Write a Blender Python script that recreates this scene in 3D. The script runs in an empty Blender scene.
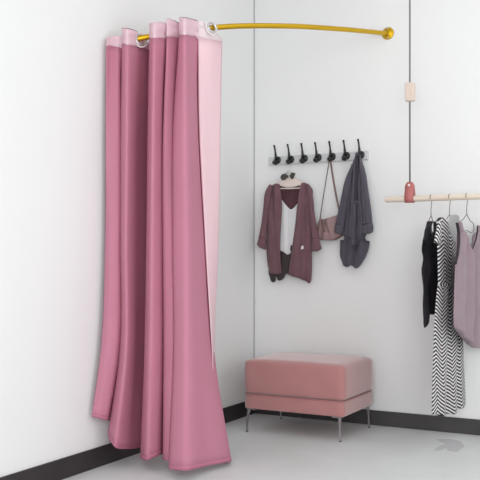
import bpy, bmesh, math, random
from mathutils import Vector as V, Matrix, noise
random.seed(4)
SC = bpy.context.scene
COL = SC.collection

# ------------------------------------------------------------------ camera
FPX, EYE = 843.0, 1.05
YAW = math.atan(460 / 843)
CAM = V((2.6868, -5.12444, EYE))
FW = V((-math.sin(YAW), math.cos(YAW), 0)); RT = V((math.cos(YAW), math.sin(YAW), 0)); UP = V((0, 0, 1))
cd = bpy.data.cameras.new('camera'); cam = bpy.data.objects.new('camera', cd); COL.objects.link(cam)
cam.location = CAM; cam.rotation_euler = (math.radians(90), 0, YAW)
cd.sensor_width = 36; cd.lens = 36 * FPX / 480; cd.shift_y = 20 / 480; cd.clip_start = .05
SC.camera = cam
# ------------------------------------------------------------------ light
w = bpy.data.worlds.new('world'); SC.world = w; w.use_nodes = True
w.node_tree.nodes['Background'].inputs[0].default_value = (1, 1, 1, 1)
w.node_tree.nodes['Background'].inputs[1].default_value = 0.74
def area(name, loc, rot, sx, sy, power, col=(1, 1, 1)):
    l = bpy.data.lights.new(name, 'AREA'); l.shape = 'RECTANGLE'; l.size = sx; l.size_y = sy; l.energy = power; l.color = col
    o = bpy.data.objects.new(name, l); COL.objects.link(o); o.location = loc; o.rotation_euler = rot
    return o
def aim(o, p):
    o.rotation_euler = (V(p) - o.location).to_track_quat('-Z', 'Y').to_euler()
front_l = area('front_fill', (3.2, -6.0, 1.6), (0, 0, 0), 3.0, 2.4, 100); aim(front_l, (1.2, 0, 1.2))  # unseen area light behind the camera, added to brighten the right wall
side_l = area('side_fill', (4.8, -2.8, 1.9), (0, 0, 0), 2.2, 2.0, 28); aim(side_l, (0.2, -1.2, 1.1))  # unseen area light added on the right to light the left wall
ceil_l = area('ceiling_softlight', (2.0, -1.1, 2.98), (0, 0, 0), 2.2, 1.2, 5)
SC.view_settings.view_transform = 'Standard'; SC.view_settings.look = 'None'
SC.view_settings.gamma = 1; SC.view_settings.exposure = -0.04; SC.view_settings.use_curve_mapping = False

# ------------------------------------------------------------------ measuring helpers (photo ray -> point in the room)
def ray(px, py): return FW + RT * ((px - 240) / FPX) + UP * ((260 - py) / FPX)
def at_depth(px, py, d): return CAM + ray(px, py) * d
def on_y(px, py, y): r = ray(px, py); return CAM + r * ((y - CAM.y) / r.y)
def on_x(px, py, x): r = ray(px, py); return CAM + r * ((x - CAM.x) / r.x)
def on_floor(px, py, z=0): r = ray(px, py); return CAM + r * ((z - EYE) / r.z)

# ------------------------------------------------------------------ materials
def srgb(r, g, b):
    f = lambda c: (c / 255) / 12.92 if c <= 10 else ((c / 255 + .055) / 1.055) ** 2.4
    return (f(r), f(g), f(b), 1)
def mat(name, col, rough=.6, metal=0, bump=0, bscale=60, var=0, vscale=3, sheen=0, spec=None, transl=0, col2=None, stretch=None):
    m = bpy.data.materials.new(name); m.use_nodes = True; nt = m.node_tree; N = nt.nodes; L = nt.links
    p = N['Principled BSDF']; p.inputs['Base Color'].default_value = col; p.inputs['Roughness'].default_value = rough
    p.inputs['Metallic'].default_value = metal
    if spec is not None: p.inputs['Specular IOR Level'].default_value = spec
    if sheen: p.inputs['Sheen Weight'].default_value = sheen; p.inputs['Sheen Roughness'].default_value = .5
    tc = N.new('ShaderNodeTexCoord'); mp = N.new('ShaderNodeMapping'); L.new(tc.outputs['Object'], mp.inputs[0])
    if stretch: mp.inputs['Scale'].default_value = stretch
    if var:
        n = N.new('ShaderNodeTexNoise'); n.inputs['Scale'].default_value = vscale; n.inputs['Detail'].default_value = 4
        L.new(mp.outputs[0], n.inputs['Vector'])
        mr = N.new('ShaderNodeMapRange'); mr.inputs[1].default_value = .3; mr.inputs[2].default_value = .7
        L.new(n.outputs[0], mr.inputs[0])
        mx = N.new('ShaderNodeMix'); mx.data_type = 'RGBA'; L.new(mr.outputs[0], mx.inputs[0])
        c2 = col2 or tuple(c * (1 - var) for c in col[:3]) + (1,)
        mx.inputs[6].default_value = col; mx.inputs[7].default_value = c2
        L.new(mx.outputs[2], p.inputs['Base Color'])
    if bump:
        n = N.new('ShaderNodeTexNoise'); n.inputs['Scale'].default_value = bscale; n.inputs['Detail'].default_value = 3
        L.new(mp.outputs[0], n.inputs['Vector'])
        b = N.new('ShaderNodeBump'); b.inputs['Strength'].default_value = bump; b.inputs['Distance'].default_value = .004
        L.new(n.outputs[0], b.inputs['Height']); L.new(b.outputs[0], p.inputs['Normal'])
    if transl:
        t = N.new('ShaderNodeBsdfTranslucent'); t.inputs[0].default_value = col
        ms = N.new('ShaderNodeMixShader'); ms.inputs[0].default_value = transl
        L.new(p.outputs[0], ms.inputs[1]); L.new(t.outputs[0], ms.inputs[2]); L.new(ms.outputs[0], N['Material Output'].inputs[0])
    return m
M = {}
M['wall_left'] = mat('white_paint', srgb(236, 237, 237), .7, var=.015, vscale=1.2)
M['wall_right'] = mat('cool_white_paint', srgb(236, 237, 237), .7, var=.02, vscale=1.1)
M['ceiling'] = mat('ceiling_paint', srgb(240, 240, 240), .8)
M['joint'] = mat('corner_joint', srgb(168, 168, 172), .7)
M['base_l'] = mat('dark_brown_skirting', srgb(50, 45, 46), .5, var=.3, vscale=6)
M['base_r'] = mat('dark_grey_skirting', srgb(68, 66, 67), .5, var=.25, vscale=6)
M['brass'] = mat('brass', srgb(205, 165, 30), .32, metal=.75)
M['silver'] = mat('silver', srgb(205, 205, 208), .3, metal=.9)
M['chrome'] = mat('chrome', srgb(190, 190, 192), .28, metal=1)
M['black'] = mat('black_metal', srgb(14, 14, 16), .4)
M['curtain'] = mat('pink_curtain_cloth', srgb(216, 146, 169), .7, bump=.12, bscale=300, spec=.25, transl=.25, var=.05, vscale=4)
M['header'] = mat('pale_pink_header_tape', srgb(248, 220, 230), .35, bump=.25, bscale=90, transl=.3, stretch=(1, 1, 2.5))
M['hem'] = mat('pink_hem', srgb(208, 134, 160), .7, transl=.25, spec=.25)
M['edge'] = mat('pale_pink_lit_edge', srgb(252, 224, 231), .6, transl=.3)  # brightness of the lit right edge is put into this paler cloth colour
M['edge_dark'] = mat('maroon_edge', srgb(120, 70, 88), .6)
M['header_end'] = mat('off_white_header', srgb(250, 238, 241), .5, transl=.3)
M['otto'] = mat('dusty_pink_upholstery', srgb(180, 124, 123), .85, bump=.2, bscale=220, var=.08, vscale=7, sheen=.7)
M['otto_dark'] = mat('pink_piping', srgb(176, 118, 120), .8)
M['strip'] = mat('pale_grey_board', srgb(208, 210, 212), .55, var=.05, vscale=9, stretch=(.3, 1, 1))
M['maroon'] = mat('maroon_knit', srgb(116, 83, 91), .9, bump=.5, bscale=420, var=.2, vscale=14, sheen=.1)
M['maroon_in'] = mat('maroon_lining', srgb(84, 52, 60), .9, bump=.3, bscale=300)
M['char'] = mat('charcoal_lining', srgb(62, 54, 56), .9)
M['cami'] = mat('white_satin', srgb(214, 214, 216), .6, bump=.2, bscale=150, var=.06, vscale=20)
M['tag'] = mat('white_tag', srgb(238, 232, 232), .6)
M['pale_wood'] = mat('pale_hanger_wood', srgb(222, 208, 200), .5)
M['bowgrey'] = mat('olive_grey_cloth', srgb(74, 72, 66), .8, var=.3, vscale=40)
M['bowpale'] = mat('pale_grey_gauze', srgb(182, 184, 180), .7)
M['leather'] = mat('blush_brown_leather', srgb(150, 120, 120), .6, bump=.25, bscale=120, var=.15, vscale=30)
M['leather_d'] = mat('brown_strap_leather', srgb(112, 88, 86), .6)
M['strap_edge'] = mat('dark_strap_edge', srgb(86, 74, 72), .6)
M['jacket'] = mat('slate_linen', srgb(82, 78, 90), .9, bump=.5, bscale=260, var=.14, vscale=18, sheen=.1)
M['jacket_d'] = mat('slate_linen_lining', srgb(54, 52, 66), .9)
M['wood'] = mat('birch_rail', srgb(228, 216, 202), .5, var=.08, vscale=12, stretch=(.15, 1, 1), col2=srgb(216, 200, 182))
M['pinkleather'] = mat('coral_leather', srgb(184, 108, 106), .55, bump=.2, bscale=120, var=.08, vscale=30)
M['toggle'] = mat('beige_wood', srgb(222, 205, 192), .55, var=.05, vscale=40)
M['cord'] = mat('grey_cord', srgb(128, 128, 128), .7, bump=.4, bscale=500)
M['wire'] = mat('dark_wire', srgb(96, 88, 84), .35, metal=.8)
M['blacktop'] = mat('black_crepe', srgb(32, 28, 36), .8, bump=.4, bscale=200, var=.3, vscale=30)
M['mauve'] = mat('mauve_satin', srgb(150, 128, 138), .6, bump=.12, bscale=120, var=.1, vscale=10, sheen=.1)
M['mauve_trim'] = mat('black_trim', srgb(44, 36, 40), .7)
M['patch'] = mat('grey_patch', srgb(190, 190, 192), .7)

def floor_mat():
    m = mat('pale_grey_floor', srgb(222, 225, 225), .42, var=.1, vscale=1.7, bump=.06, bscale=25, spec=.35, col2=srgb(208, 211, 211))
    return m
M['floor'] = floor_mat()
def chevron_mat():
    m = bpy.data.materials.new('black_white_chevron'); m.use_nodes = True; N = m.node_tree.nodes; L = m.node_tree.links
    p = N['Principled BSDF']; p.inputs['Roughness'].default_value = .8
    uv = N.new('ShaderNodeUVMap'); s = N.new('ShaderNodeSeparateXYZ'); L.new(uv.outputs[0], s.inputs[0])
    def mth(op, a, b=None):
        n = N.new('ShaderNodeMath'); n.operation = op
        for i, x in enumerate((a, b)):
            if x is None: continue
            if isinstance(x, (int, float)): n.inputs[i].default_value = x
            else: L.new(x, n.inputs[i])
        return n.outputs[0]
    W, P, S = .08, .0205, .60
    tri = mth('PINGPONG', s.outputs[0], W)
    v = mth('DIVIDE', mth('SUBTRACT', s.outputs[1], mth('MULTIPLY', tri, S)), P)
    fr = mth('FRACT', v)
    on = mth('GREATER_THAN', fr, .55)
    mx = N.new('ShaderNodeMix'); mx.data_type = 'RGBA'; L.new(on, mx.inputs[0])
    mx.inputs[6].default_value = srgb(28, 26, 30); mx.inputs[7].default_value = srgb(226, 224, 226)
    L.new(mx.outputs[2], p.inputs['Base Color'])
    return m
M['chevron'] = chevron_mat()

# ------------------------------------------------------------------ object helpers
def props(o, label=None, cat=None, group=None, kind=None):
    if label: o['label'] = label
    if cat: o['category'] = cat
    if group: o['group'] = group
    if kind: o['kind'] = kind
    return o
WM = {}
def obj(name, bm, m, parent=None, smooth=True, keep=False):
    """link a bmesh given in world coordinates as one object; its origin is its own base unless keep"""
    me = bpy.data.meshes.new(name)
    bmesh.ops.recalc_face_normals(bm, faces=bm.faces[:]) if not keep else None
    pm = WM[parent.name].copy() if parent else Matrix()
    if parent:
        bm.transform(pm.inverted()); org = V((0, 0, 0))
    else:
        xs = [v.co for v in bm.verts]
        org = V(((min(c.x for c in xs) + max(c.x for c in xs)) / 2, (min(c.y for c in xs) + max(c.y for c in xs)) / 2, min(c.z for c in xs)))
        bm.transform(Matrix.Translation(-org))
    bm.to_mesh(me); bm.free(); me.materials.append(m)
    for p in me.polygons: p.use_smooth = smooth
    o = bpy.data.objects.new(name, me); COL.objects.link(o)
    if parent: o.parent = parent; WM[o.name] = pm
    else: o.location = org; WM[o.name] = Matrix.Translation(org)
    return o
def thing(name, loc, label, cat, group=None):
    o = bpy.data.objects.new(name, None); COL.objects.link(o); o.empty_display_size = .05
    o.location = loc; WM[o.name] = Matrix.Translation(V(loc))
    return props(o, label, cat, group)
def box(bm, a, b, bevel=0, seg=2):
    a, b = V(a), V(b)
    r = bmesh.ops.create_cube(bm, size=1)
    c = (a + b) / 2; s = b - a
    for v in r['verts']: v.co = V((v.co.x * s.x + c.x, v.co.y * s.y + c.y, v.co.z * s.z + c.z))
    if bevel:
        vs = set(r['verts']); es = [e for e in bm.edges if e.verts[0] in vs]
        bmesh.ops.bevel(bm, geom=es, offset=bevel, segments=seg, profile=.5, affect='EDGES')
def tube(bm, pts, rad, seg=10, closed=False, flat=None):
    """swept round (or flattened) tube through pts; rad a number or one per point"""
    pts = [V(p) for p in pts]; n = len(pts)
    rs = rad if isinstance(rad, (list, tuple)) else [rad] * n
    rings = []; prev = None
    for i, p in enumerate(pts):
        if closed: t = pts[(i + 1) % n] - pts[i - 1]
        else: t = pts[min(i + 1, n - 1)] - pts[max(i - 1, 0)]
        t.normalize()
        if prev is None:
            a = V((0, 0, 1)) if abs(t.z) < .9 else V((0, 1, 0))
            u = t.cross(a).normalized()
        else:
            u = (prev - t * prev.dot(t)).normalized()
        prev = u; v = t.cross(u)
        k = flat or 1
        rings.append([bm.verts.new(p + u * math.cos(2 * math.pi * j / seg) * rs[i] + v * math.sin(2 * math.pi * j / seg) * rs[i] * k) for j in range(seg)])
    for i in range(n if closed else n - 1):
        A, B = rings[i], rings[(i + 1) % n]
        for j in range(seg): bm.faces.new((A[j], A[(j + 1) % seg], B[(j + 1) % seg], B[j]))
    if not closed: bm.faces.new(rings[0][::-1]); bm.faces.new(rings[-1])
def crv(P, n, closed=False):
    """centripetal Catmull-Rom resampling of a polyline of vectors into n points"""
    P = [V(p) for p in P]
    if len(P) == 2: return [P[0].lerp(P[1], i / (n - 1)) for i in range(n)]
    ds = [max((P[i + 1] - P[i]).length, 1e-6) for i in range(len(P) - 1)]
    tt = [0]
    for d in ds: tt.append(tt[-1] + d)
    out = []
    k = 0
    for i in range(n):
        t = tt[-1] * i / (n - 1)
        while k < len(ds) - 1 and t > tt[k + 1]: k += 1
        h = tt[k + 1] - tt[k]; s = (t - tt[k]) / h
        def tan(j):
            if j == 0: return (P[1] - P[0]) / ds[0]
            if j == len(P) - 1: return (P[-1] - P[-2]) / ds[-1]
            a, b = ds[j - 1], ds[j]
            return ((P[j] - P[j - 1]) / a * b + (P[j + 1] - P[j]) / b * a) / (a + b)
        m0, m1 = tan(k) * h, tan(k + 1) * h
        s2, s3 = s * s, s * s * s
        out.append(P[k] * (2 * s3 - 3 * s2 + 1) + m0 * (s3 - 2 * s2 + s) + P[k + 1] * (-2 * s3 + 3 * s2) + m1 * (s3 - s2))
    return out
def garment(name, rows, place, nrm, m, parent, off=0.0, thick=.01, nx=18, ny=30, folds=(), wob=0, back=None, uv=False, us=.22, seed=0, hemw=0):
    """a sewn piece with a front and a back: rows of photo points, set on the plane place(px,py), swelling by `thick` along nrm,
    with folds = (px at top, px at bottom, depth, width px) that run down the cloth"""
    nrm = V(nrm)
    R = [crv([V((x, y, 0)) for x, y in r], nx) for r in rows]
    cols = [crv([R[i][j] for i in range(len(R))], ny) if len(R) > 1 else None for j in range(nx)]
    ytop = min(c[0].y for c in cols); ybot = max(c[-1].y for c in cols)
    bm = bmesh.new(); F = []; B = []
    uvs = {}
    acc_l = bm.loops.layers.uv.new('UVMap') if uv else None
    for i in range(ny):
        f, b = [], []
        for j in range(nx):
            q = cols[j][i]; t = 2 * j / (nx - 1) - 1; s = i / (ny - 1)
            prof = max(0, 1 - t * t) ** .5
            vy = (q.y - ytop) / (ybot - ytop)
            d = off + thick * prof
            for (x0, x1, dep, wd) in folds:
                c = x0 + (x1 - x0) * vy
                d += dep * math.exp(-((q.x - c) / wd) ** 2) * min(1, prof * 1.6)
            p0 = place(q.x, q.y)
            if wob: d += wob * noise.noise(V((q.x * .16, q.y * .05, seed))) * min(1, prof * 1.5)
            pf = p0 + nrm * d
            pb = p0 + nrm * (off - (back if back is not None else thick * .5) * prof)
            vf = bm.verts.new(pf); uvs[vf] = (t * us * (1 + .35 * s), p0.z)
            f.append(vf)
            if j in (0, nx - 1): b.append(vf)
            else:
                vb = bm.verts.new(pb); uvs[vb] = uvs[vf]; b.append(vb)
        F.append(f); B.append(b)
    for i in range(ny - 1):
        for j in range(nx - 1):
            bm.faces.new((F[i][j], F[i][j + 1], F[i + 1][j + 1], F[i + 1][j]))
            vs = [B[i][j + 1], B[i][j], B[i + 1][j], B[i + 1][j + 1]]
            bm.faces.new(vs)
    for i in (0, ny - 1):
        for j in range(nx - 1):
            vs = []
            for v in (F[i][j], F[i][j + 1], B[i][j + 1], B[i][j]):
                if v not in vs: vs.append(v)
            if len(vs) > 2:
                try: bm.faces.new(vs)
                except ValueError: pass
    if uv:
        for fc in bm.faces:
            for l in fc.loops: l[acc_l].uv = uvs[l.vert]
    return obj(name, bm, m, parent)

# ------------------------------------------------------------------ the room
def struct(name, a, b, m, bevel=0):
    bm = bmesh.new(); box(bm, a, b, bevel); return props(obj(name, bm, m, smooth=False), kind='structure')
struct('floor', (-.12, -6.2, -.1), (6.2, .12, 0), M['floor'])
struct('wall_left', (-.12, -6.2, 0), (0, .12, 3.05), M['wall_left'])
struct('wall_right', (0, 0, 0), (6.2, .12, 3.05), M['wall_right'])
struct('ceiling', (-.12, -6.2, 3.05), (6.2, .12, 3.15), M['ceiling'])
struct('baseboard_left', (0, -6.2, 0), (.012, 0, .1), M['base_l'], .002)
struct('baseboard_right', (.012, -.012, 0), (6.2, 0, .094), M['base_r'], .002)
struct('trim_1', (0, -.005, .094), (.005, 0, 3.05), M['joint'])

# ------------------------------------------------------------------ curved brass rod
ROD_XY = [(0.0, -1.60), (.10, -1.585), (.22, -1.50), (.34, -1.345), (.47, -1.14), (.60, -.90), (.72, -.65), (.84, -.36), (.956, 0)]
ROD_PY = [(95, 48), (107, 45), (126, 41), (145, 37.4), (175, 31.5), (208, 28), (235, 26), (262, 25.6), (300, 26.3), (345, 29.3), (390, 33.7)]
def interp(tab, x):
    if x <= tab[0][0]: return tab[0][1]
    for (a, b), (c, d) in zip(tab, tab[1:]):
        if x <= c: return b + (d - b) * (x - a) / (c - a)
    return tab[-1][1]
def proj(p):
    v = V(p) - CAM; d = v.dot(FW); return 240 + FPX * v.dot(RT) / d, 260 - FPX * v.z / d, d
rod = []
for q in crv([V((x, y, 0)) for x, y in ROD_XY], 60):
    px, _, d = proj(q); rod.append(V((q.x, q.y, EYE + (260 - interp(ROD_PY, px)) * d / FPX)))
for _ in range(6): rod = [rod[0]] + [(rod[i - 1] + rod[i] * 2 + rod[i + 1]) / 4 for i in range(1, len(rod) - 1)] + [rod[-1]]
ROD_D = [(proj(p)[0], proj(p)[2]) for p in rod]
t = thing('curtain_rod', rod[-1], 'curved brass curtain rod spanning the corner high above the coat hooks', 'curtain rod')
bm = bmesh.new(); tube(bm, rod, .0145, 16); obj('rod', bm, M['brass'], t)
def disc(bm, c, ax, r0, r1, h, seg=28, rings=None):
    """turned disc: profile list of (radius, height along axis)"""
    ax = V(ax).normalized(); a = V((0, 0, 1)) if abs(ax.z) < .9 else V((1, 0, 0))
    u = ax.cross(a).normalized(); v = ax.cross(u)
    prof = rings or [(r0, 0), (r0, h * .5), (r1, h)]
    R = []
    for r, z in prof:
        R.append([bm.verts.new(V(c) + ax * z + u * r * math.cos(2 * math.pi * j / seg) + v * r * math.sin(2 * math.pi * j / seg)) for j in range(seg)])
    for A, B in zip(R, R[1:]):
        for j in range(seg): bm.faces.new((A[j], A[(j + 1) % seg], B[(j + 1) % seg], B[j]))
    bm.faces.new(R[0][::-1]); bm.faces.new(R[-1])
for end, ax, fs in ((rod[-1], (0, -1, 0), 1), (rod[0], (1, 0, 0), .75)):
    bm = bmesh.new(); disc(bm, end, ax, 0, 0, 0, rings=[(q * fs, h) for q, h in ((.039, 0), (.039, .004), (.035, .008), (.020, .010), (.017, .016))])
    fl = obj('flange', bm, M['brass'], t)
    for k in (-1, 1):
        bm = bmesh.new()
        disc(bm, V(end) + V((0, 0, .028 * fs * k)) + V(ax) * .0075, ax, 0, 0, 0, seg=10, rings=[(.005, 0), (.005, .004), (.003, .006)])
        obj('screw', bm, M['silver'], fl)

# ------------------------------------------------------------------ the curtain
HEM_D = [(90, 4.22), (109, 4.27), (125, 4.30), (141, 4.30), (165, 4.24), (171, 4.16), (200, 4.22), (231, 4.30)]
# px at top/120/240/350/hem, py top, py header seam, py hem, depth offset
ND = [
 (106.5, 106, 105.5, 101, 92, 38, 46, 417, -.03),
 (111, 110, 110, 107, 98, 36.8, 46, 418, -.05),
 (118, 118, 118, 116, 105, 36, 47, 420, -.045),
 (122.5, 122.5, 122.5, 122, 110, 37, 48, 421, .05),
 (122.2, 121, 120.5, 120, 108.5, 28.5, 46, 437, -.03),
 (127, 127, 126, 126, 115, 28.6, 45, 447.2, -.085),
 (135, 134, 133, 133, 126, 30.6, 46, 449, -.025),
 (144, 142, 141, 140, 135, 38, 48, 448.5, .06),
 (150, 149.5, 149, 147.5, 143, 44, 50, 447, .12),
 (150.2, 148.5, 147, 145, 141, 23, 38.5, 458.6, -.05),
 (154, 153, 152, 151, 148, 22.2, 38, 460, -.10),
 (162, 160, 160, 160, 157, 22, 38, 456, -.06),
 (168, 166, 165.5, 165.5, 164, 24, 39, 454.5, .05),
 (167, 165.5, 165, 165, 164.5, 18.7, 37, 460, -.06),
 (175, 172, 171, 172, 168, 21, 37, 461, -.045),
 (181, 177, 176, 177, 172, 25, 38, 462, .05),
 (179.4, 175, 174.5, 175.5, 170.5, 17.5, 35.5, 469.3, -.09),
 (184, 184, 185, 185, 184, 17.6, 35, 470.6, -.15),
 (191, 193, 197, 201, 207, 19, 36, 466, -.075),
 (197, 199, 205.5, 213.5, 231, 21, 38, 459.8, .05),
 (199, 201, 207, 214, 226, 25, 41, 458, .10),
 (198.5, 200, 206, 212, 216, 20, 37.5, 452, .0),
 (207, 209, 212, 213, 217, 25, 38.6, 452, .03),
 (222, 220.5, 218.5, 214.5, 218, 38.5, 41.5, 452, .08),
]
def curtain_pt(nd, lev):
    x = [nd[0], nd[0], nd[1], nd[2], nd[3], nd[4]][lev]
    y = [nd[5], nd[6], 120, 240, 350, nd[7]][lev]
    wgt = max(0, (y - 45) / 415) ** 1.2
    d = (interp(ROD_D, x) * (1 - wgt) + interp(HEM_D, x) * wgt) + (nd[8] * 1.25 if lev > 1 else (nd[8] if nd[0] in (144, 150, 222) else min(nd[8], -.026)))
    p = at_depth(x, y, d)
    if p.x < .03: p = on_x(x, y, .03)
    if p.z < .012: p = on_floor(x, y, .012)
    return p
def sheet(levels, ny, name, m, parent, grow=0):
    NX = 150
    rows = []
    for lev in levels:
        rows.append([curtain_pt(nd, lev) for nd in ND])
    # the across-parameter is shared by all rows: nodes keep their place in the cloth
    cols = [crv([r[k] for r in rows], ny) if len(rows) > 2 else [rows[0][k].lerp(rows[1][k], i / (ny - 1)) for i in range(ny)] for k in range(len(ND))]
    return cols
def curtain_piece(name, rows, m, parent, bulge=0):
    bm = bmesh.new(); G = []
    for r in rows:
        G.append([bm.verts.new(p) for p in crv_nodes(r, 7)])
    for A, B in zip(G, G[1:]):
        for j in range(len(A) - 1): bm.faces.new((A[j], A[j + 1], B[j + 1], B[j]))
    o = obj(name, bm, m, parent)
    s = o.modifiers.new('solid', 'SOLIDIFY'); s.thickness = .003 + bulge; s.offset = 0
    return o
def crv_nodes(P, sub):
    out = []
    n = len(P)
    ds = [max((P[i + 1] - P[i]).length, 1e-5) for i in range(n - 1)]
    def tan(j):
        if j == 0: return (P[1] - P[0]) / ds[0]
        if j == n - 1: return (P[-1] - P[-2]) / ds[-1]
        a, b = ds[j - 1], ds[j]
        return ((P[j] - P[j - 1]) / a * b + (P[j + 1] - P[j]) / b * a) / (a + b)
    for k in range(n - 1):
        m0, m1 = tan(k) * ds[k] * .85, tan(k + 1) * ds[k] * .85
        for i in range(sub):
            s = i / sub; s2, s3 = s * s, s ** 3
            out.append(P[k] * (2 * s3 - 3 * s2 + 1) + m0 * (s3 - 2 * s2 + s) + P[k + 1] * (-2 * s3 + 3 * s2) + m1 * (s3 - s2))
    out.append(P[-1])
    return [V((max(p.x, .022), p.y, max(p.z, .008))) for p in out]
t = thing('curtain', on_floor(165, 455, 0), 'long pink grommet curtain hanging in soft folds from the brass rod', 'curtain')
hdr = [[curtain_pt(nd, 0).lerp(curtain_pt(nd, 1), i / 7) - FW * (.008 * math.sin(i / 7 * 9.4 + k) if 0 < i < 7 else 0) for k, nd in enumerate(ND)] for i in range(8)]
main_cols = [crv([curtain_pt(nd, l) for l in (1, 2, 3, 4, 5)], 42) for nd in ND]
main_rows = [[c[i] for c in main_cols] for i in range(42)]
low = [[c[-2].lerp(c[-1], f) for c in main_cols] for f in (.6, 1.0)]
E0 = 21
for nm, rows_, hd in (('header_band', hdr, 1), ('curtain_cloth', main_rows, 0)):
    curtain_piece(nm, [q[:E0] for q in rows_], M['header'] if hd else M['curtain'], t, .001 * hd)
curtain_piece('header_return', [q[E0 - 1:] for q in hdr], M['header_end'], t, .001)
props(curtain_piece('edge_panel', [q[E0 - 1:] for q in main_rows], M['edge'], t), 'right edge of the curtain, the light on it painted as very pale pink')
for a, b_ in ((4, 7), (13, 15), (16, 19)):
    bm = bmesh.new(); tube(bm, crv_nodes(hdr[0][a:b_ + 1], 6), .0024, 8); props(obj('top_edge', bm, M['edge_dark'], t), 'dark maroon top edge of the header')
curtain_piece('hem_band', [q[:E0] for q in low], M['hem'], t, .001)
def ring(bm, c, ax, R, r, seg=28, s2=8):
    ax = V(ax).normalized(); a = V((0, 0, 1)); u = ax.cross(a).normalized(); v = ax.cross(u)
    tube(bm, [V(c) + u * R * math.cos(2 * math.pi * j / seg) + v * R * math.sin(2 * math.pi * j / seg) for j in range(seg)], r, s2, closed=True)
def rod_at(px):
    i = min(range(1, len(rod) - 1), key=lambda k: abs(proj(rod[k])[0] - px))
    return rod[i], (rod[i + 1] - rod[i - 1]).normalized()
for px, fwd in ((143.5, .0), (209.5, .034)):
    c, ax = rod_at(px); c = c - FW * fwd
    axis = (ax * .55 - FW * .8).normalized()
    bm = bmesh.new(); ring(bm, c - V((0, 0, .010)) - axis * -.004, axis, .027, .0062)
    g = obj('grommet', bm, M['silver'], t)
    bm = bmesh.new(); ring(bm, c - V((0, 0, .010)), axis, .036, .0042); obj('washer', bm, M['tag'], g)

# ------------------------------------------------------------------ ottoman
t = thing('ottoman', (.565, -.34, 0), 'dusty pink upholstered rectangular ottoman on slim chrome legs in the corner', 'ottoman')
def puff(bm, a, b, bev, crown=0, side=0):
    a, b = V(a), V(b); n = 16
    r = bmesh.ops.create_cube(bm, size=2)
    bmesh.ops.bevel(bm, geom=bm.edges[:], offset=.0001, segments=1, affect='EDGES')
    bmesh.ops.delete(bm, geom=bm.verts[:], context='VERTS')
    c = (a + b) / 2; h = (b - a) / 2
    # rounded box from a subdivided cube
    tmp = bmesh.ops.create_cube(bm, size=2); bmesh.ops.subdivide_edges(bm, edges=bm.edges[:], cuts=n, use_grid_fill=True)
    for v in bm.verts:
        q = v.co.copy()
        p = V((q.x * h.x, q.y * h.y, q.z * h.z))
        inn = V((max(-h.x + bev, min(h.x - bev, p.x)), max(-h.y + bev, min(h.y - bev, p.y)), max(-h.z + bev, min(h.z - bev, p.z))))
        d = p - inn
        if d.length > 1e-6: p = inn + d.normalized() * bev
        ux, uy = 1 - (q.x) ** 2, 1 - (q.y) ** 2
        if q.z > 0: p.z += crown * (max(0, ux) * max(0, uy)) ** .5 * q.z
        uz = max(0, 1 - q.z ** 2)
        p.x += side * q.x * uz; p.y += side * q.y * uz
        v.co = c + p
bm = bmesh.new(); puff(bm, (.243, -.583, .142), (.886, -.091, .2335), .008, 0, .002); obj('base', bm, M['otto'], t)
bm = bmesh.new(); puff(bm, (.238, -.588, .234), (.889, -.088, .441), .022, .012, .003); obj('seat_cushion', bm, M['otto'], t)
def loop_rect(x0, x1, y0, y1, z, r=.02):
    P = []
    for cx, cy, a0 in ((x1 - r, y1 - r, 0), (x0 + r, y1 - r, 90), (x0 + r, y0 + r, 180), (x1 - r, y0 + r, 270)):
        for k in range(5):
            a = math.radians(a0 + 22.5 * k); P.append((cx + r * math.cos(a), cy + r * math.sin(a), z))
    return P
bm = bmesh.new(); tube(bm, loop_rect(.2402, .8868, -.5858, -.0902, .2335), .0022, 8, closed=True); obj('seam_piping', bm, M['otto_dark'], t)
for (tx, ty, bx, by) in ((.262, -.565, .250, -.579), (.862, -.562, .868, -.572), (.868, -.112, .873, -.104), (.262, -.112, .250, -.104)):
    bm = bmesh.new()
    sx = 1 if tx < .5 else -1; sy = 1 if ty < -.3 else -1
    # blade leg: wide at the top, running to a slim foot
    top = [(tx - .004 * sx, ty - .005 * sy), (tx + .015 * sx, ty - .005 * sy), (tx + .015 * sx, ty + .004 * sy), (tx - .004 * sx, ty + .004 * sy)]
    bot = [(bx - .005, by - .004), (bx + .006, by - .004), (bx + .006, by + .004), (bx - .005, by + .004)]
    mid = [((a[0] * .4 + b[0] * .6), (a[1] * .4 + b[1] * .6)) for a, b in zip(top, bot)]
    mid[1] = (mid[0][0] + .009 * sx, mid[1][1]); mid[2] = (mid[3][0] + .009 * sx, mid[2][1])
    bot = [(bx, by - .004), (bx + .010 * sx, by - .004), (bx + .010 * sx, by + .004), (bx, by + .004)]
    L_ = [[bm.verts.new((x, y, z)) for x, y in q] for q, z in ((top, .144), (mid, .085), (bot, .004))]
    for A, B in zip(L_, L_[1:]):
        for j in range(4): bm.faces.new((A[j], A[(j + 1) % 4], B[(j + 1) % 4], B[j]))
    bm.faces.new(L_[0]); bm.faces.new(L_[-1])
    lg = obj('leg', bm, M['chrome'], t, smooth=False)
    bm = bmesh.new(); box(bm, (min(tx - .01 * sx, tx + .05 * sx), ty - .014, .136), (max(tx - .01 * sx, tx + .05 * sx), ty + .014, .142)); obj('mounting_plate', bm, M['chrome'], lg, smooth=False)
    bm = bmesh.new(); disc(bm, (bx + .005 * sx, by, 0), (0, 0, 1), 0, 0, 0, seg=12, rings=[(.006, 0), (.007, .002), (.006, .005)]); obj('foot_pad', bm, M['black'], lg)

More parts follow.
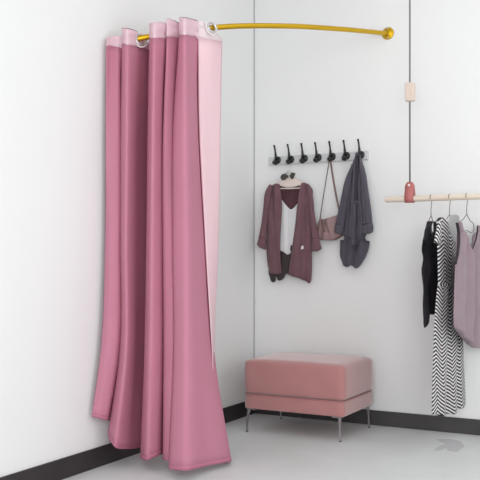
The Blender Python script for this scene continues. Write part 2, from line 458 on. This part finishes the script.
# ------------------------------------------------------------------ coat rack
t = thing('coat_rack', (.485, 0, 1.685), 'pale grey wall board carrying seven black double coat hooks', 'coat rack')
bm = bmesh.new(); box(bm, (.118, -.018, 1.690), (.83, -.001, 1.748), .006, 3); obj('board', bm, M['strip'], t, smooth=False)
HX = []
for k in range(7):
    x = .190 + k * (.783 - .190) / 6; HX.append(x)
    z = 1.722
    bm = bmesh.new()
    disc(bm, (x, -.018, z), (0, -1, 0), 0, 0, 0, seg=18, rings=[(.024, 0), (.026, .005), (.021, .010), (.012, .014)])
    arm = crv([V((x, -.026, z + .004)), V((x, -.044, z + .012)), V((x, -.052, z + .038)), V((x, -.060, z + .066)), V((x, -.072, z + .090))], 16)
    tube(bm, arm, [.0125 - .0068 * min(1, i / 9) for i in range(16)], 10)
    bmesh.ops.create_uvsphere(bm, u_segments=12, v_segments=8, radius=.0075, matrix=Matrix.Translation(arm[-1]))
    obj('hook_plate', bm, M['black'], t)
    bm = bmesh.new()
    arm = crv([V((x, -.026, z - .002)), V((x, -.040, z - .022)), V((x, -.056, z - .028)), V((x, -.070, z - .020))], 12)
    tube(bm, arm, [.013 - .004 * i / 11 for i in range(12)], 10)
    bmesh.ops.create_uvsphere(bm, u_segments=14, v_segments=10, radius=.0145, matrix=Matrix.Translation(arm[-1]))
    obj('lower_prong', bm, M['black'], t)

def wall_plane(o=0.0): return lambda x, y: on_y(x, y, -o)
NW = (0, -1, 0)

# ------------------------------------------------------------------ wooden hanger with bow, on the second hook
pl = wall_plane(.062)
hk = V((HX[1], -.062, 1.695))
t = thing('wooden_hanger', pl(289.5, 185), 'pale wooden clothes hanger on the second coat hook, inside the maroon cardigan', 'hanger')
garment('shoulder_bar', [[(284, 178.6), (289.5, 177.2), (295, 178.4)], [(280, 181), (289.5, 180), (300, 180.6)], [(276.6, 184.2), (289.6, 185.2), (303.6, 183.6)], [(278, 185.2), (289.8, 187.2), (302.5, 184.6)]],
        pl, NW, M['pale_wood'], t, 0, .007, 22, 10)
bm = bmesh.new(); tube(bm, [pl(278.5, 184.5), pl(278.8, 188.5), pl(289.5, 188.6), pl(300.2, 188), pl(301, 184)], .0042, 8); obj('trouser_bar', bm, M['pale_wood'], t)
bm = bmesh.new(); c = pl(289.6, 172)
tube(bm, crv([pl(289.6, 179), pl(289.6, 175.5), V((hk.x + .012, -.062, hk.z - .035)), V((hk.x + .013, -.06, hk.z - .012)), V((hk.x, -.058, hk.z - .002)), V((hk.x - .014, -.057, hk.z - .012))], 26), .0018, 8)
obj('hook', bm, M['silver'], t)
b = thing('bow', pl(289, 180), 'small olive-grey bow tied round the neck of the wooden hanger', 'bow')
pb = wall_plane(.074)
garment('bow_loop', [[(281, 175.5), (284.5, 173.8), (287.5, 173.6)], [(280.4, 178), (284, 177.6), (288.4, 176.5)], [(282, 180.2), (284, 180), (286.5, 178.3)]], pb, NW, M['bowgrey'], b, 0, .012, 10, 8)
garment('bow_loop', [[(290.5, 173.4), (293, 172.6), (295.6, 173.6)], [(289.8, 176.4), (292.5, 176), (294.6, 175.6)], [(291, 178.6), (292.5, 178.9), (293.6, 178.0)]], pb, NW, M['bowgrey'], b, 0, .012, 10, 8)
garment('knot', [[(288.2, 170.6), (289.2, 170.2), (290.2, 170.6)], [(286.6, 172.4), (289.2, 172.2), (291.8, 172.4)], [(286.4, 174.8), (289.2, 175.4), (292, 174.8)]], pb, NW, M['bowpale'], b, .004, .012, 10, 8)

# ------------------------------------------------------------------ cardigan
t = thing('cardigan', wall_plane(.06)(290, 281), 'maroon open-front knit cardigan on a wooden hanger, left end of the coat rack', 'cardigan')
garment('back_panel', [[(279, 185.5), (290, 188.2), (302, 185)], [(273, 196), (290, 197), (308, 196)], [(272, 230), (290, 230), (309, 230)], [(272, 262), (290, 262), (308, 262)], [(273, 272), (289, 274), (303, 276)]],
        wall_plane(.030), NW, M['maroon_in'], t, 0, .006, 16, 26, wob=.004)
garment('front_panel', [[(274.0, 184.6), (277.0, 183.6), (279.8, 184.4)], [(269.2, 186.8), (275, 186.5), (280.6, 190)], [(268.4, 200), (275, 200), (282, 204)], [(267.4, 222), (274, 222), (281.2, 222)], [(266.4, 250), (273, 251), (280.2, 248)],
         [(267.6, 264), (274, 265), (281.0, 265)], [(269.4, 272.4), (275, 274.2), (281.8, 273)]],
        wall_plane(.066), NW, M['maroon'], t, 0, .011, 18, 40, folds=((277, 273, .009, 1.8), (272, 278, -.011, 1.4), (269, 271, .006, 1.2)), wob=.009)
garment('front_panel', [[(301.2, 183.6), (304.2, 182.6), (308, 184.8)], [(299.8, 190), (305, 185.5), (311.4, 187.4)], [(297.2, 205), (304, 203), (311.9, 204)], [(295.6, 222), (303, 222), (312.2, 222)], [(291.6, 250), (301, 251), (311.8, 250)],
         [(289, 266), (301, 268), (312, 266)], [(288.2, 274.6), (297, 277.4), (305, 280.4), (309.6, 283.2), (311.6, 279)]],
        wall_plane(.066), NW, M['maroon'], t, 0, .012, 22, 40, folds=((300, 294, .009, 1.8), (305, 306, -.011, 1.6), (310, 303, .007, 1.8), (303, 299, -.006, 1.2)), wob=.009, seed=3)
sl = garment('sleeve', [[(270.5, 184.6), (273.4, 186)], [(267, 190), (272.4, 194)], [(264.2, 210), (269.6, 212)], [(261.6, 228), (267.8, 230)], [(259.9, 236), (266.8, 240)]],
        wall_plane(.062), NW, M['maroon'], t, .012, .02, 12, 30, wob=.006, seed=5)
garment('cuff', [[(260.2, 235.0), (263.5, 238.2), (267.4, 239.4)], [(259.2, 239.6), (262.8, 243.2), (267, 244.6)], [(257.8, 243.4), (261.8, 247.4), (266.8, 249.8)]], wall_plane(.062), NW, M['maroon'], sl, .012, .025, 12, 8)
sl = garment('sleeve', [[(308, 183.6), (311, 186)], [(309.2, 192), (313.2, 194)], [(310.6, 210), (315.2, 212)], [(311.8, 226), (317.6, 226)], [(313, 240), (319.6, 238)]],
        wall_plane(.062), NW, M['maroon'], t, .012, .02, 12, 30, wob=.006, seed=7)
garment('cuff', [[(312.2, 240.0), (315.5, 239.4), (319.4, 236.8)], [(312.2, 245.4), (316.8, 244.6), (320.6, 241.8)], [(311.2, 250.6), (316.8, 251.4), (322.6, 248.4)]], wall_plane(.062), NW, M['maroon'], sl, .012, .025, 12, 8)
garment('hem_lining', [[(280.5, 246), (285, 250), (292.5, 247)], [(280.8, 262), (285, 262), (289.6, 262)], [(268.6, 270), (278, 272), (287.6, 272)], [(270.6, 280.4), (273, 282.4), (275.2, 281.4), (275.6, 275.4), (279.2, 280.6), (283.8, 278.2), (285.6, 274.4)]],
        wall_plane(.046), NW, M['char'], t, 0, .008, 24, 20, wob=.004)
bm = bmesh.new(); p = wall_plane(.092)
vs = [bm.verts.new(p(x, y)) for x, y in ((301.4, 246.2), (302.8, 245.6), (303, 248.8), (300.8, 249.4))]; fc = bm.faces.new(vs)
ex = bmesh.ops.extrude_face_region(bm, geom=[fc]); [setattr(v, 'co', v.co + V((0, .012, 0))) for v in ex['geom'] if isinstance(v, bmesh.types.BMVert)]
props(obj('price_tag', bm, M['tag'], t, smooth=False), 'small white tag')
t = thing('camisole', wall_plane(.05)(286, 255), 'white satin V-neck camisole hung inside the open maroon cardigan', 'camisole')
garment('bodice', [[(279.6, 196.5), (283.5, 202), (291.8, 209.4), (298.2, 203), (300.2, 201)], [(279.4, 212), (289, 216), (298.6, 212)], [(280, 232), (287, 233), (295, 232)], [(279.2, 250.6), (283.6, 251.8), (288.6, 254.6), (290.8, 252.6), (289, 246.5), (294, 245)]],
        wall_plane(.052), NW, M['cami'], t, 0, .008, 26, 30, folds=((285, 285, .004, 1.2), (289, 288, -.003, 1.2)), wob=.003)
for a, b_ in (((279.8, 184.5), (280.4, 199.5)), ((300.8, 184), (299.6, 202))):
    bm = bmesh.new(); p = wall_plane(.058); tube(bm, [p(*a), p(*b_)], .002, 8); obj('strap', bm, M['cami'], t)

# ------------------------------------------------------------------ shoulder bag
t = thing('shoulder_bag', wall_plane(.05)(328, 240), 'small blush brown leather shoulder bag hanging from the fifth hook', 'bag')
garment('bag_body', [[(319.6, 218.6), (324, 219.8), (330, 218.2), (340, 214.6)], [(318.0, 224), (328, 224.5), (341.5, 222)], [(317.0, 231), (328, 233), (343.5, 229)], [(317.6, 236.8), (326, 238.8), (336, 238.4), (344.6, 233)], [(320.6, 239.4), (327, 240.2), (335, 239.6), (342, 235)]],
        wall_plane(.042), NW, M['leather'], t, 0, .036, 26, 22, folds=((324, 322, -.008, 1.5), (337, 338, -.006, 2)), wob=.012, back=.03, seed=9)
garment('flap', [[(321.5, 218.8), (324.6, 219.6), (328, 218.6)], [(321.4, 224), (324.6, 225), (327.4, 224)], [(322.6, 230), (325, 231.8), (327, 229.6)]], wall_plane(.072), NW, M['leather_d'], t, 0, .011, 12, 12, wob=.004)
bm = bmesh.new(); p = wall_plane(.082); tube(bm, crv([p(324, 221), p(322.8, 226), p(323.6, 231.5)], 10), .0032, 8); tube(bm, crv([p(325, 221), p(327, 226), p(328.6, 232.4)], 10), .0032, 8); obj('drawstring', bm, M['leather_d'], t)
bm = bmesh.new(); tube(bm, crv([wall_plane(.03)(317.6, 237.2), wall_plane(.07)(326, 239.6), wall_plane(.07)(336, 239), wall_plane(.03)(343, 235)], 20), .004, 8); obj('base_seam', bm, M['leather_d'], t)
hk = V((HX[4], -.060, 1.706))
bm = bmesh.new(); p = wall_plane(.06)
tube(bm, crv([hk + V((-.002, 0, 0)), p(327.4, 172), p(323.6, 195), p(320.0, 219)], 24), .0034, 8, flat=.6); obj('strap', bm, M['strap_edge'], t)
bm = bmesh.new(); tube(bm, crv([hk + V((.002, 0, 0)), p(334.2, 185), p(340, 215)], 24), .0062, 8, flat=.5); obj('strap', bm, M['leather_d'], t)

# ------------------------------------------------------------------ slate jacket
t = thing('jacket', wall_plane(.06)(353, 267), 'slate grey linen jacket hung by its collar on the right end hook', 'jacket')
garment('lower_body', [[(343.5, 226), (354, 226), (366, 226)], [(343.8, 236), (354, 237), (365.4, 236)], [(344.2, 239.6), (354, 240.4), (364.8, 239.8)], [(340.6, 240.8), (354, 242), (369.8, 241.6)], [(340.2, 243.2), (354, 244), (369.6, 244)], [(340.0, 248), (354, 249), (368.6, 249)], [(340.0, 256), (354, 256), (365.6, 257)],
         [(343.4, 265.2), (347.4, 267.0), (351, 264.6), (356.4, 268.2), (360.6, 265.2)]],
        wall_plane(.05), NW, M['jacket'], t, 0, .022, 30, 34, folds=((349, 346.5, -.020, 1.1), (354, 351.5, .014, 1.8), (358, 354, -.020, 1.1), (362, 361, .012, 1.6), (347, 343, .01, 1.2)), wob=.014, seed=12)
for q in (((340.4, 240.6), (343.6, 240.4), (344.8, 238.6)), ((364.6, 238.6), (366.4, 241.4), (369.6, 242.2))):
    bm = bmesh.new(); p = wall_plane(.066); tube(bm, crv([p(*a) for a in q], 8), .0042, 8); obj('pocket_edge', bm, M['jacket_d'], t)
garment('upper_body', [[(356.2, 153.6), (358, 152.6), (360, 153.8)], [(353.6, 161), (358, 160.5), (362, 160.4)], [(349.6, 174), (357.5, 174), (365.8, 173)], [(346.0, 190), (357, 190), (368, 190)], [(344.4, 208), (357, 208), (369.4, 208)], [(345.4, 226), (356, 227), (368.4, 226)], [(346, 236), (356, 238), (366, 236)]],
        wall_plane(.058), NW, M['jacket'], t, 0, .030, 34, 50, folds=((359, 357, -.026, 1.0), (356.5, 352, .012, 1.4), (361, 361, .012, 1.6), (359, 365.5, -.018, 1.0), (356, 348, -.016, 1.0)), wob=.012, seed=13)
s1 = garment('sleeve', [[(352.8, 164), (356, 166)], [(346.6, 178), (352.6, 180)], [(342.4, 195), (349.6, 198)], [(338.6, 212), (347, 214)], [(336.4, 224), (345, 227)]], wall_plane(.062), NW, M['jacket'], t, .010, .026, 14, 34, folds=((352, 340, -.006, 1.2),), wob=.008, seed=14)
garment('cuff', [[(336.2, 223.4), (340, 224.8), (345.2, 226)], [(335.4, 228.4), (340, 230.2), (344.6, 230.6)], [(335.6, 232), (339.6, 233.6), (343.6, 234.4)]], wall_plane(.062), NW, M['jacket'], s1, .010, .032, 14, 10)
s2 = garment('sleeve', [[(360, 164), (363, 163.6)], [(361.6, 178), (366.8, 177)], [(362.2, 195), (369.4, 194)], [(362, 212), (371.8, 210)], [(361.6, 225), (373, 223.4)]], wall_plane(.062), NW, M['jacket'], t, .010, .026, 14, 34, folds=((364, 367, -.006, 1.2),), wob=.008, seed=15)
garment('cuff', [[(361.2, 225.6), (367, 225), (373, 222.6)], [(361, 229), (367, 229.8), (374, 227.6)], [(361.6, 232), (367, 234), (373.4, 232)]], wall_plane(.062), NW, M['jacket'], s2, .010, .032, 14, 10)
bm = bmesh.new(); p = wall_plane(.098)
tube(bm, crv([p(351.4, 214), p(352.4, 205), p(356, 201.4), p(359.4, 204), p(361, 211), p(361.2, 224), p(359.6, 240)], 34), .0062, 8)
obj('hood_edge', bm, M['jacket'], t)
bm = bmesh.new(); tube(bm, crv([p(356.6, 203), p(357.4, 215), p(355.4, 230), p(356.6, 246)], 24), .0046, 8); tube(bm, crv([p(358, 157), p(357, 170), p(356.6, 186), p(357, 200)], 24), .0042, 8); obj('front_placket', bm, M['jacket_d'], t)
garment('hood_lining', [[(352.6, 206), (356, 203), (359, 206)], [(351.8, 216), (356, 216), (360, 216)], [(351, 230), (356, 230), (359.6, 230)], [(350, 244), (354, 246), (358.4, 243)]], wall_plane(.088), NW, M['jacket'], t, 0, .010, 12, 20, folds=((354, 352, .006, 1.2), (357.5, 356.5, -.01, 1)))

# ------------------------------------------------------------------ hanging rail
RY, RZ, RR = -.33, 1.407, .0175
t = thing('hanging_rail', (1.5, RY, RZ - RR), 'pale birch round clothes rail hung on a cord at the right edge', 'clothes rail')
bm = bmesh.new(); tube(bm, [(1.052, RY, RZ), (1.056, RY, RZ), (2.45, RY, RZ)], [RR * .86, RR, RR], 20); obj('wooden_bar', bm, M['wood'], t)
for k, cx in enumerate((1.2, 2.3)):
    nm = ('pink leather loop with a round white rivet')
    bm = bmesh.new()
    # leather strap folded round the bar: U-shaped band, narrowing to a rounded top
    prof = []
    zt = RZ + .098
    for i in range(9):
        a = math.pi + math.pi * i / 8
        prof.append((RY + (RR + .004) * math.cos(a), RZ + (RR + .004) * math.sin(a)))
    prof = [(RY - .006, zt), (RY - .010, RZ + .06), (RY - RR - .003, RZ + .02)] + prof + [(RY + RR + .003, RZ + .02), (RY + .010, RZ + .06), (RY + .006, zt)]
    def hw(z): return .0265 if z < RZ + .068 else .0265 * max(.25, (1 - ((z - RZ - .068) / .032) ** 2)) ** .5
    fine = crv([V((0, a, b_)) for a, b_ in prof], 60)
    A = [[bm.verts.new((cx - hw(q.z), q.y, q.z)), bm.verts.new((cx + hw(q.z), q.y, q.z))] for q in fine]
    for P, Q in zip(A, A[1:]): bm.faces.new((P[0], P[1], Q[1], Q[0]))
    o = obj('leather_loop', bm, M['pinkleather'], t); s = o.modifiers.new('s', 'SOLIDIFY'); s.thickness = .004; s.offset = 0
    bm = bmesh.new(); disc(bm, (cx - .002, RY - .009, RZ + .079), (0, -1, 0), 0, 0, 0, seg=16, rings=[(.007, 0), (.007, .004), (.004, .006)]); props(obj('rivet', bm, M['tag'], o), 'round white rivet')
    bm = bmesh.new(); tube(bm, [(cx, RY, RZ + .085), (cx, RY, 3.05)], .0055, 10); obj('cord', bm, M['cord'], t)
    bm = bmesh.new(); zc = 2.03; box(bm, (cx - .026, RY - .02, zc - .055), (cx + .030, RY + .02, zc + .055), .008, 3); obj('toggle_block', bm, M['toggle'], t, smooth=False)

# ------------------------------------------------------------------ wire hangers (at right angles to the rail)
def wire_hanger(px, half, label, drop=.062):
    x = on_y(px, 198, RY).x
    t = thing('wire_hanger', (x, RY, RZ - .18), label, 'hanger', 'dark wire hangers on the wooden rail')
    bm = bmesh.new()
    R = RR + .0022
    hook = [V((x, RY + R * math.cos(a), RZ + R * math.sin(a))) for a in [math.radians(200 - 25 * i) for i in range(9)]]
    hook += [V((x, RY + .008, RZ - .045)), V((x, RY, RZ - .062)), V((x, RY, RZ - .098))]
    tube(bm, hook, .0019, 8); obj('hook', bm, M['wire'], t)
    bm = bmesh.new(); z0 = RZ - .098
    P = crv([V((x, RY, z0)), V((x, RY - half * .5, z0 - drop * .55)), V((x, RY - half, z0 - drop)), V((x, RY - half * 1.02, z0 - drop - .018)), V((x, RY - half * .9, z0 - drop - .03)), V((x, RY, z0 - drop - .03)), V((x, RY + half * .9, z0 - drop - .03)), V((x, RY + half * 1.02, z0 - drop - .018)), V((x, RY + half, z0 - drop)), V((x, RY + half * .5, z0 - drop * .55)), V((x, RY, z0))], 60)
    tube(bm, P, .0022, 8); obj('wire_frame', bm, M['wire'], t)
    return x
x1 = wire_hanger(431, .085, 'dark wire hanger holding the black asymmetric top, leftmost on the rail')
x2 = wire_hanger(449.5, .15, 'dark wire hanger holding the striped chevron dress, middle of the rail')
x3 = wire_hanger(466.7, .17, 'dark wire hanger holding the mauve tank top, right of the striped dress')
NX_ = (1, 0, 0)
def cross(x): return lambda a, b: on_x(a, b, x)

t = thing('black_top', cross(x1)(428, 328), 'black sleeveless top with ragged pointed hem, leftmost garment on the wooden rail', 'top')
garment('bodice', [[(424.4, 233), (428.4, 232), (431.6, 237), (434.2, 232), (439, 233)], [(422.8, 240), (431, 242), (440, 240)], [(421.8, 252), (430, 252), (440, 252)], [(422.8, 256), (430, 256), (439.8, 256)], [(421.4, 270), (430, 270), (439.6, 270)], [(423.2, 288), (430, 288), (438.6, 287)], [(422.8, 304), (430, 304), (437, 303)],
        [(424.2, 328), (425.6, 320), (427, 321), (428.4, 312), (430.4, 314.6), (432.6, 307), (436, 306)]], cross(x1), NX_, M['blacktop'], t, 0, .018, 30, 46, folds=((430, 427.5, -.026, .9), (425.5, 424, .016, 1.0), (434, 432, .016, 1.0), (437, 436, -.014, .8)), wob=.02, seed=21)
for q in ([[(426.8, 221.6), (430, 221)], [(425.4, 227), (430, 228.6)], [(424.2, 235), (430.4, 237)]], [[(433.2, 221.6), (436, 221.4)], [(433.2, 228), (437.4, 228)], [(432.4, 237), (438.6, 235)]]):
    garment('strap', q, cross(x1), NX_, M['blacktop'], t, .003, .016, 8, 12)
garment('shoulder_ruffle', [[(427.6, 222), (429.8, 221)], [(423.8, 228), (427.4, 229)], [(422.2, 236), (426.0, 238)], [(420.8, 241), (425, 244)]], cross(x1), NX_, M['blacktop'], t, .010, .014, 8, 12, wob=.006, seed=4)

t = thing('dress', cross(x2)(447, 412), 'long black and white chevron striped dress hanging from the middle wire hanger', 'dress')
garment('skirt', [[(438.0, 284), (446, 285.4), (455.4, 284)], [(436.0, 300), (446, 300), (458, 300)], [(434.0, 330), (447, 330), (461.4, 330)], [(432.6, 370), (447, 370), (463.6, 368)], [(431.4, 414.4), (436, 413.6), (440, 416.0), (444.4, 413.6), (449, 413.8), (453.8, 409), (458.6, 408), (465.4, 402.6)]],
        cross(x2), NX_, M['chevron'], t, 0, .022, 44, 60, folds=((443, 439, .010, 1.6), (447, 444, -.014, 1.2), (452, 450, .012, 2), (456, 455, -.014, 1.2), (459, 460, .008, 2)), uv=True, wob=.004)
garment('bodice', [[(436.4, 221), (440.6, 217.4), (446.0, 222), (452, 222), (455.4, 217.6), (458.4, 221)], [(436.6, 236), (446, 237), (458.6, 236)], [(437.4, 252), (446, 252), (458, 252)], [(437.8, 270), (446, 271), (456.4, 270)], [(438.2, 285.4), (446, 286.6), (455.2, 285.4)]],
        cross(x2), NX_, M['chevron'], t, 0, .020, 28, 34, folds=((447, 445, -.006, 1.2),), uv=True, us=.115, wob=.004, seed=2)
garment('sleeve', [[(436.6, 221.4), (439, 222.6)], [(434.6, 229), (438.6, 231)], [(432.6, 238), (438.4, 240)], [(431.6, 242.4), (434.6, 243.0), (438.0, 245.6)]], cross(x2), NX_, M['chevron'], t, .012, .014, 12, 14, uv=True, us=.05)
garment('waistband', [[(437.6, 283.2), (446, 284.6), (455.8, 283.2)], [(437.6, 286.4), (446, 288), (455.6, 286.4)]], cross(x2), NX_, M['chevron'], t, .002, .024, 20, 4, uv=True, us=.15)
M['gauze'] = mat('pale_grey_gauze_panel', srgb(172, 172, 174), .8, bump=.2, bscale=100)
props(garment('neck_panel', [[(447.0, 216.4), (452, 214.8), (456.2, 217)], [(445.8, 226), (451.6, 227), (457.2, 226)], [(447.6, 236), (452, 238), (457, 236)], [(449.8, 242), (452, 243.4), (454.6, 242)]], cross(x2), NX_, M['gauze'], t, .014, .012, 14, 14), 'plain pale grey neck panel')

t = thing('tank_top', cross(x3)(466, 346), 'mauve satin scoop-neck tank top, rightmost garment on the wooden rail', 'tank top')
garment('bodice', [[(456.6, 240), (459.6, 232), (463.2, 232), (466.2, 246), (469.6, 255), (473, 247), (477.0, 232), (480.6, 232), (484, 240)], [(455.6, 252), (462, 256), (469.6, 262), (476, 256), (486, 252)], [(454.6, 275), (470, 277), (487, 275)], [(453.8, 300), (470, 302), (488.4, 300)], [(453.4, 318), (470, 325), (489, 320)],
        [(453.8, 327), (458.6, 332.4), (464, 338.6), (470, 345), (475.6, 347.8), (482, 344), (489, 336)]], cross(x3), NX_, M['mauve'], t, 0, .024, 40, 50, folds=((461, 459, .010, 2), (465, 462, -.016, 1.3), (468.6, 467, .012, 1.6), (473, 471, -.034, 1.6), (479, 480, .012, 2)), wob=.010, seed=31)
for a in ([[(457.0, 222.6), (460.4, 222)], [(458.4, 229), (462.4, 229)], [(458.8, 234), (464.6, 234.6)]], [[(477.4, 225.4), (480.6, 226)], [(477.2, 230), (480.6, 230)], [(476.6, 234.6), (481, 235)]]):
    garment('strap', a, cross(x3), NX_, M['mauve'], t, .002, .014, 8, 10)
bm = bmesh.new(); p = cross(x3 + .020)
tube(bm, crv([p(457.0, 223), p(458.6, 232), p(458.8, 240), p(457.8, 252), p(455.4, 264)], 24), .0085, 8, flat=.6)
props(obj('armhole_binding', bm, M['mauve_trim'], t), 'black binding along the armhole'); bm = bmesh.new()
tube(bm, crv([p(477.6, 225.6), p(477, 234), p(474.4, 243.6), p(470.8, 252.4)], 20), .0042, 8, flat=.6); props(obj('neckline_binding', bm, M['mauve_trim'], t), 'black binding along the neckline')

# ------------------------------------------------------------------ grey mark on the floor
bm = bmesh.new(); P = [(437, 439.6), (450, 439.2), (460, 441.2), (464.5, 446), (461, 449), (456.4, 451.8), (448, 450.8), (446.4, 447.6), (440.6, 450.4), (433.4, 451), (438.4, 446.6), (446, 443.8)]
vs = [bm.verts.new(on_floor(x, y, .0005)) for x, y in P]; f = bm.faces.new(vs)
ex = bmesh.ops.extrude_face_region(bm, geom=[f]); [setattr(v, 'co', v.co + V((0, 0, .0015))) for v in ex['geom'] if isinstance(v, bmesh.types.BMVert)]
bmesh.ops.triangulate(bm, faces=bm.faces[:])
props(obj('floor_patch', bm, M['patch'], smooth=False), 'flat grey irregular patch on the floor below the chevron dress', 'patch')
